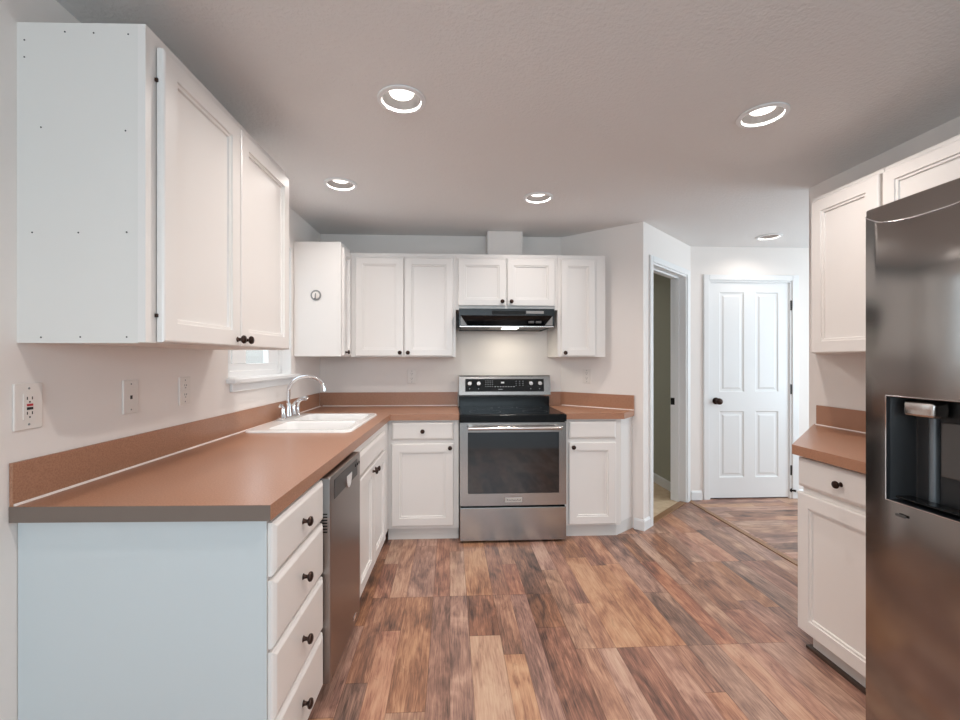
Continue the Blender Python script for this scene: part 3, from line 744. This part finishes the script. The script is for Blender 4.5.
# ------------------------------------------------------------------ counters
SK = (2.312, 3.068, 0.028, 0.590)      # sink outline: b0,b1,a0,a1 in the left frame
def counters():
    near, cor = 1.185, 3.05
    fx = at(FL, cor, 0.66)
    outer = [at(FL, near, 0.002)[:2], at(FL, near, 0.673)[:2], (-0.420, 3.055), (0.064, 3.055), (0.064, 3.648), (-1.068, 3.648)]
    hole = [at(FL, b, a)[:2] for b, a in ((SK[0] + 0.025, SK[2] + 0.025), (SK[1] - 0.025, SK[2] + 0.025), (SK[1] - 0.025, SK[3] - 0.025), (SK[0] + 0.025, SK[3] - 0.025))]
    o = MB().prism(outer, ZC0, ZC1, [hole]).build('countertop', M['counter'])
    tag(o, 'long L-shaped brown laminate countertop running under the window to the range', 'countertop')
    # backsplash strips
    o2 = MB(); o2.prism([at(FL, near, 0.002)[:2], at(FL, near, 0.011)[:2], at(FL, 3.598, 0.011)[:2], at(FL, 3.598, 0.002)[:2]], ZC1, 1.012)
    o2.build('backsplash', M['counter'], o)
    MB().box(-1.067, 0.064, 3.63, 3.648, ZC1, 1.012).build('backsplash', M['counter'], o)
    c = MB(); c.tube([at(FL, near + 0.002, 0.012, ZC1 + 0.001), at(FL, 3.62, 0.012, ZC1 + 0.001)], 0.005, 8); c.tube([(-1.045, 3.629, ZC1 + 0.001), (0.062, 3.629, ZC1 + 0.001)], 0.0045, 8)
    c.build('caulk_line', M['caulk'], o, label='pale caulk line along the backsplash')
    e_ = [at(FL, near - 0.0012, 0.002), at(FL, near - 0.0012, 0.673), at(FL, near + 0.0002, 0.673), at(FL, near + 0.0002, 0.002)]
    MB().prism([q[:2] for q in e_], ZC0, ZC1 - 0.001).build('end_strip', M['endstrip'], o, label='greyish end strip')
    # right of the range: wedge along the angled wall
    def dw(t, off): q = P1.lerp(P2, t); n = Vector((-(P2 - P1).normalized().y, (P2 - P1).normalized().x, 0)); q = q - n * off; return (q.x, q.y)
    te = 0.905
    e0 = dw(te, 0.003); e1 = dw(te, 0.022)
    o = MB().prism([(0.821, 3.648), (0.821, 3.055), (1.245, 3.055), (e1[0], e1[1] - 0.01), e0, dw(0.0, 0.003)], ZC0, ZC1).build('countertop', M['counter'])
    tag(o, 'small wedge-shaped brown countertop between the range and the angled wall', 'countertop')
    MB().prism([dw(0.012, 0.003), dw(te, 0.003), dw(te, 0.022), dw(0.012, 0.022)], ZC1, 1.012).build('backsplash', M['counter'], o)
    MB().box(0.838, 0.938, 3.63, 3.648, ZC1, 1.012).build('backsplash', M['counter'], o)
    a, b = dw(0.03, 0.023), dw(te, 0.023)
    MB().tube([(a[0], a[1], ZC1 + 0.001), (b[0], b[1], ZC1 + 0.001)], 0.0045, 8).build('caulk_line', M['caulk'], o, label='pale caulk line along the backsplash')
    # beside the refrigerator
    o = MB().prism([at(FR, -1.41, 0.002)[:2], at(FR, -1.41, 0.633)[:2], at(FR, -1.885, 0.633)[:2], at(FR, -2.49, 0.002)[:2]], ZC0, ZC1).build('countertop', M['counter'])
    tag(o, 'short brown countertop with a slanted end, beside the refrigerator', 'countertop')
    MB().prism([at(FR, -1.41, 0.002)[:2], at(FR, -1.41, 0.02)[:2], at(FR, -2.455, 0.02)[:2], at(FR, -2.47, 0.002)[:2]], ZC1, 1.014).build('backsplash', M['counter'], o)
    MB().tube([at(FR, -1.412, 0.021, ZC1 + 0.001), at(FR, -2.455, 0.021, ZC1 + 0.001)], 0.0045, 8).build('caulk_line', M['caulk'], o, label='pale caulk line along the backsplash')
counters()

# ------------------------------------------------------------------ sink and faucet
def rrect(x0, x1, y0, y1, r, z, n=5):
    pts = []
    for cx, cy, a in ((x1 - r, y1 - r, 0), (x0 + r, y1 - r, PI / 2), (x0 + r, y0 + r, PI), (x1 - r, y0 + r, 1.5 * PI)):
        for i in range(n + 1): pts.append((cx + r * math.cos(a + PI / 2 * i / n), cy + r * math.sin(a + PI / 2 * i / n), z))
    return pts
def sink():
    p = thing('kitchen_sink', at(FL, SK[0], 0, ZC1), FL[1], 'white double-bowl drop-in sink set in the brown counter below the window', 'sink')
    L, a0, a1 = SK[1] - SK[0], SK[2], SK[3]
    bowls = [(0.045, L / 2 - 0.018, -a1 + 0.04, -a0 - 0.105), (L / 2 + 0.018, L - 0.045, -a1 + 0.04, -a0 - 0.105)]
    mb = MB(); bm = mb.bm
    out = rrect(0, L, -a1, -a0, 0.05, 0.011)
    es = []
    def addloop(pts):
        vs = [bm.verts.new(q) for q in pts]
        for i in range(len(vs)): es.append(bm.edges.new((vs[i], vs[(i + 1) % len(vs)])))
        return vs
    vo = addloop(rrect(0.008, L - 0.008, -a1 + 0.008, -a0 - 0.008, 0.045, 0.012))
    inner = [addloop(rrect(*b, 0.05, 0.012)) for b in bowls]
    bmesh.ops.triangle_fill(bm, use_beauty=True, edges=es, normal=(0, 0, 1))
    def skin(prev, rings, close):
        for r in rings:
            cur = [bm.verts.new(q) for q in r]
            for i in range(len(cur)):
                j = (i + 1) % len(cur); bm.faces.new((prev[i], prev[j], cur[j], cur[i]))
            prev = cur
        if close: bm.faces.new(prev)
    skin(vo, [rrect(0.002, L - 0.002, -a1 + 0.002, -a0 - 0.002, 0.05, 0.008), rrect(0, L, -a1, -a0, 0.05, 0.0005)], False)
    for b, v in zip(bowls, inner):
        f = lambda i, z, r=0.05: rrect(b[0] + i, b[1] - i, b[2] + i, b[3] - i, r, z)
        skin(v, [f(0.004, 0.006), f(0.008, -0.004), f(0.018, -0.13), f(0.035, -0.155), f(0.06, -0.160, 0.03)], True)
    mb.build('basin', M['sink'], p, 0.5)
    for b in bowls:
        MB().lathe([(0.042, 0.003), (0.040, 0.005), (0.030, 0.002), (0.001, 0.001)], ((b[0] + b[1]) / 2, (b[2] + b[3]) / 2, -0.161), (0, 0, 1), 20).build('drain', M['chrome'], p, 0.6)
sink()
def faucet():
    b0 = 2.822; zb = ZC1 + 0.0125
    p = thing('kitchen_faucet', at(FL, b0, 0.068, zb), FL[1], 'chrome gooseneck faucet with two lever handles and a side sprayer behind the sink', 'faucet')
    MB().box(-0.125, 0.115, -0.026, 0.026, 0, 0.016, 0.008, 3).build('base_plate', M['chrome'], p, 0.6)
    s = MB(); s.lathe([(0.026, 0.014), (0.024, 0.03), (0.019, 0.055), (0.0165, 0.085), (0.014, 0.095)], (0, 0, 0), (0, 0, 1), 20)
    s.build('spout_body', M['chrome'], p, 0.7)
    path = [(0, 0, 0.085), (0, 0, 0.13), (0, -0.001, 0.165)]
    cx, R, zc = -0.118, 0.118, 0.165
    for i in range(1, 15):
        a = PI * i / 16.5
        path.append((0, cx + R * math.cos(a), zc + 0.098 * math.sin(a)))
    e = path[-1]; path.append((0, e[1] - 0.004, e[2] - 0.022)); path.append((0, e[1] - 0.005, e[2] - 0.04))
    rad = [0.0115] * (len(path) - 2) + [0.0125, 0.013]
    MB().tube(path, rad, 14).build('spout', M['chrome'], p, 0.9)
    for s_, x in ((-1, -0.085), (1, 0.080)):
        h = MB(); h.lathe([(0.024, 0.012), (0.022, 0.024), (0.015, 0.045), (0.0155, 0.066), (0.012, 0.078), (0.002, 0.084)], (x, 0, 0), (0, 0, 1), 18)
        h.tube([(x, 0, 0.070), (x + s_ * 0.018, -0.002, 0.085), (x + s_ * 0.042, -0.004, 0.092), (x + s_ * 0.060, -0.006, 0.086)], [0.010, 0.010, 0.009, 0.007], 10)
        h.build('handle', M['chrome'], p, 0.9)
    sp = MB(); sp.lathe([(0.021, 0), (0.020, 0.012), (0.014, 0.022), (0.012, 0.06), (0.0135, 0.075)], (0.152, 0.0, 0.0), (0, 0, 1), 16)
    sp.tube([(0.152, 0.0, 0.070), (0.152, -0.006, 0.092), (0.150, -0.028, 0.108), (0.148, -0.060, 0.112), (0.147, -0.072, 0.104)], [0.0135, 0.015, 0.015, 0.016, 0.014], 12)
    sp.build('side_sprayer', M['chrome'], p, 0.9)
faucet()

# ------------------------------------------------------------------ right wall cabinets
def right_upper():
    z0, z1 = 1.312, 2.093
    p = cab_thing('wall_cabinet', FR, -2.118, 'tall white single-door wall cabinet beside the refrigerator top', 'cabinet')
    w = 2.118 - 1.752
    MB().prism([(0.0, -0.315), (w, -0.315), (w, -0.002), (-0.36, -0.002)], z0, z1).build('body', M['cab'], p)
    MB().box(0, w, -0.335, -0.315, z0, z1).build('face_frame', M['cab'], p)
    add_door(p, 0.012, w - 0.006, z0 + 0.002, z1 - 0.022, 0.336, None, 0.058)
    p = cab_thing('wall_cabinet', FR, -1.750, 'short white cabinet mounted over the refrigerator', 'cabinet')
    w = 1.750 - 0.44
    z0 = 1.84
    MB().box(0, w, -0.315, -0.002, z0, z1).build('body', M['cab'], p)
    MB().box(0, w, -0.335, -0.315, z0, z1).build('face_frame', M['cab'], p)
    add_door(p, 0.006, w / 2 - 0.004, z0 + 0.004, z1 - 0.022, 0.336, (w / 2 - 0.03, z0 + 0.03), 0.05)
    add_door(p, w / 2 + 0.004, w - 0.01, z0 + 0.004, z1 - 0.022, 0.336, (w / 2 + 0.03, z0 + 0.03), 0.05)
right_upper()

# ------------------------------------------------------------------ refrigerator
def fridge():
    F0 = -1.406
    p = cab_thing('refrigerator', FR, F0, 'tall stainless side-by-side refrigerator with a black water dispenser', 'refrigerator')
    w = 0.905; H = 1.786
    MB().box(0.004, w - 0.004, -0.700, -0.02, 0.02, 1.752, 0.004).build('body', M['side'], p)
    MB().box(0.02, w - 0.02, -0.69, -0.66, 0.0, 0.05).build('toe_grille', M['blackmatte'], p)
    def bulge(x, x0, x1):
        k = (x - (x0 + x1) / 2) / ((x1 - x0) / 2)
        return 0.013 * (1 - abs(k) ** 2.0)
    def smile(x, x0, x1):
        k = (x - (x0 + x1) / 2) / ((x1 - x0) / 2)
        return 1.708 + 0.052 * abs(k) ** 3
    def door(x0, x1, hole=None):
        mb = MB(); bm = mb.bm
        n = 24
        xs = sorted({round(x0 + (x1 - x0) * i / n, 5) for i in range(n + 1)} | ({hole[0], hole[1]} if hole else set()))
        xs = [x for i, x in enumerate(xs) if not hole or x in (hole[0], hole[1]) or min(abs(x - hole[0]), abs(x - hole[1])) > 0.004]
        zs = [0.05, 0.3, 0.6] + ([hole[2], hole[3]] if hole else []) + [1.3, 1.5]
        D = 0.764
        cols = []
        for x in xs:
            y = -(D + bulge(x, x0, x1)); s = smile(x, x0, x1)
            c = [(x, y, z) for z in zs] + [(x, y, s), (x, y + 0.002, s + 0.004), (x, -D + 0.002, H - 0.004), (x, -D + 0.007, H)]
            cols.append([bm.verts.new(q) for q in c])
        back = [[bm.verts.new((x, -0.706, 0.05)), bm.verts.new((x, -0.706, H))] for x in xs]
        for i in range(len(xs) - 1):
            for j in range(len(cols[0]) - 1):
                if hole and hole[0] - 1e-6 <= xs[i] and xs[i + 1] <= hole[1] + 1e-6 and j == 3: continue
                bm.faces.new((cols[i][j], cols[i + 1][j], cols[i + 1][j + 1], cols[i][j + 1]))
            bm.faces.new((cols[i][-1], cols[i + 1][-1], back[i + 1][1], back[i][1]))
            bm.faces.new((back[i][0], back[i + 1][0], cols[i + 1][0], cols[i][0]))
            bm.faces.new((back[i][1], back[i + 1][1], back[i + 1][0], back[i][0]))
        for i, s_ in ((0, 1), (len(xs) - 1, -1)):
            f = cols[i] + [back[i][1], back[i][0]]
            bm.faces.new(f if s_ > 0 else list(reversed(f)))
        o = mb.build('door', M['fsteel'], p, 0.5)
        t = MB(); t.tube([(x, -(D + bulge(x, x0, x1)) - 0.0005, smile(x, x0, x1) + 0.002) for x in xs], 0.0022, 8)
        t.build('top_trim', M['chrome'], o, label='thin bright curved line across the door top')
        return o
    hole = (0.084, 0.336, 0.836, 1.166)
    dl = door(0.0, 0.400, hole)
    dr = door(0.406, 0.905)
    MB().box(0.0, 0.9, -0.706, -0.70, 0.06, 1.75).build('gasket', M['gasket'], p)
    for x in (0.365, 0.441):
        h = MB(); h.tube([(x, -0.80, 0.55), (x, -0.815, 0.62), (x, -0.818, 1.0), (x, -0.815, 1.38), (x, -0.80, 1.45)], 0.013, 12)
        for z in (0.57, 1.43): h.box(x - 0.012, x + 0.012, -0.80, -0.762, z - 0.012, z + 0.012, 0.003)
        h.build('handle', M['steelh'], dl if x < 0.4 else dr, 0.9)
    # dispenser niche
    x0, x1, z0, z1 = hole
    y = -0.774; yb = -0.716
    q = MB()
    # niche walls: side walls flare from the opening to the back
    fr = lambda i, yy, dz0=0.0: [(x0 + i, yy, z0 + dz0), (x1 - i, yy, z0 + dz0), (x1 - i, yy, z1 - i * 0.3), (x0 + i, yy, z1 - i * 0.3)]
    q.loops([fr(-0.001, y - 0.004), fr(0.002, y + 0.006), fr(0.030, yb + 0.004, 0.012), fr(0.035, yb + 0.005, 0.014)], False, True)
    nb = q.build('dispenser_niche', M['dispblack'], dl, label='black dispenser niche')
    t = MB()
    pts = fr(-0.001, y - 0.005)
    t.tube([pts[3], pts[0], pts[1], pts[2], pts[3]], 0.0022, 8)
    t.build('niche_trim', M['chrome'], nb)
    MB().box(x0 + 0.040, x0 + 0.128, y + 0.004, yb, z1 - 0.058, z1 - 0.010, 0.010, 3).build('dispenser_nozzle', M['steelh'], nb, 0.7, label='shiny grey dispenser nozzle')
    MB().lathe([(0.012, 0.0), (0.012, z1 - z0 - 0.07)], (x0 + 0.083, yb + 0.002, z0 + 0.012), (0, 0, 1), 16).build('niche_column', M['column'], nb, 0.8)
    MB().box(x0 + 0.108, x0 + 0.20, yb - 0.008, yb - 0.001, z0 + 0.10, z1 - 0.07, 0.003).build('dispenser_paddle', M['dkgray'], nb)
    MB().box(x0 + 0.02, x1 - 0.02, y + 0.004, yb - 0.004, z0 + 0.012, z0 + 0.018, 0.002).build('drip_tray', M['black'], nb)
    text_bar = MB().box(0.115, 0.145, -0.7835, -0.779, 0.795, 0.803, 0.001).build('badge', M['dkgray'], dl)
fridge()

# ------------------------------------------------------------------ electrical plates
def plate(F, u, z, w, h, label, kind):
    p = thing({'gfci': 'gfci_outlet', 'phone': 'phone_jack', 'duplex': 'wall_outlet'}[kind], at(F, u, 0.0005, z), F[1], label, 'outlet' if kind != 'phone' else 'phone jack')
    MB().box(-w / 2, w / 2, -0.006, 0, -h / 2, h / 2, 0.0025, 2).build('cover_plate', M['plate'], p)
    def bits(name, m, boxes, y=-0.0095):
        mb = MB()
        for a, b, c, d in boxes: mb.box(a, b, y, -0.004, c, d)
        return mb.build(name, M[m], p)
    for sz in (-h / 2 + 0.014, h / 2 - 0.014): MB().lathe([(0.0032, 0), (0.0025, 0.001)], (0, -0.006, sz), (0, -1, 0), 10).build('screw', M['grayplastic'], p)
    if kind == 'gfci':
        bits('receptacle', 'plate', [(-0.0165, 0.0165, -0.034, 0.034)], -0.008)
        bits('slot', 'slot', [(-0.008, -0.0055, 0.018, 0.026), (0.0055, 0.008, 0.018, 0.026), (-0.002, 0.002, 0.010, 0.014), (-0.008, -0.0055, -0.022, -0.014), (0.0055, 0.008, -0.022, -0.014), (-0.002, 0.002, -0.031, -0.027)], -0.0085)
        bits('reset_button', 'red', [(-0.008, 0.008, 0.001, 0.007)]); bits('test_button', 'slot', [(-0.008, 0.008, -0.009, -0.002)])
    elif kind == 'phone':
        bits('jack_socket', 'slot', [(-0.005, 0.005, -0.008, 0.005)], -0.0068)
    else:
        bits('receptacle', 'plate', [(-0.014, 0.014, 0.006, 0.033), (-0.014, 0.014, -0.033, -0.006)], -0.0075)
        sl = []
        for c in (0.020, -0.019): sl += [(-0.007, -0.005, c, c + 0.008), (0.005, 0.007, c, c + 0.008), (-0.002, 0.002, c - 0.009, c - 0.005)]
        bits('slot', 'slot', sl, -0.008)
plate(FL, 1.232, 1.155, 0.078, 0.125, 'white outlet with red and black buttons above the near end of the long counter', 'gfci')
plate(FL, 1.594, 1.150, 0.070, 0.118, 'white phone jack plate with one small socket on the wall above the counter', 'phone')
plate(FL, 1.893, 1.150, 0.072, 0.118, 'white outlet under the wall cabinet, nearest to the window', 'duplex')
plate(FB, -0.318, 1.142, 0.072, 0.118, 'white outlet on the back wall between sink and range', 'duplex')
plate(FD, 0.234, 1.150, 0.072, 0.118, 'white outlet on the angled wall above the wedge-shaped counter', 'duplex')

# ------------------------------------------------------------------ recessed ceiling lights
CANLAB = ['recessed ceiling light nearest the left wall cabinet, larger of the two on that side',
          'recessed ceiling light in front of the refrigerator side',
          'recessed ceiling light above the sink',
          'recessed ceiling light above the range',
          'recessed ceiling light in front of the white panel door',
          'recessed ceiling light overhead at the near end of the long counter, out of view']
PROF_T = [(0.096, -0.001), (0.096, -0.006), (0.088, -0.009), (0.078, -0.008), (0.076, 0.0), (0.078, 0.004)]
TRIM_ME = MB().lathe(PROF_T, n=40, cap0=False, cap1=False).mesh('trim_ring', M['trim'], 0.6)
CAN_ME = MB().lathe([(0.0775, 0.002), (0.068, 0.05), (0.060, 0.09), (0.060, 0.115)], n=40, cap0=False, cap1=True).mesh('baffle', M['baffle'], 0.6)
BULB_ME = MB().lathe([(0.001, 0.016), (0.030, 0.017), (0.047, 0.022), (0.052, 0.034), (0.044, 0.060), (0.03, 0.10)], n=32).mesh('bulb', M['bulb'], 0.8)
for (cx, cy), lab in zip(CANS, CANLAB):
    p = thing('recessed_light', (cx, cy, HC), 0, lab, 'ceiling light', 'recessed ceiling lights'); watts = CAN_W * {2.683: 0.22, -0.646: 0.52, 0.563: 0.58, 1.325: 0.85, 0.42: 1.25}.get(cx, 1.0)
    inst('trim_ring', TRIM_ME, p); inst('baffle', CAN_ME, p); inst('bulb', BULB_ME, p)
    area('bulb_light', (0, 0, 0.014), (0, 0, 0), 0.092, 0.092, watts, (1.0, 0.93, 0.875), 'DISK', 150, p)
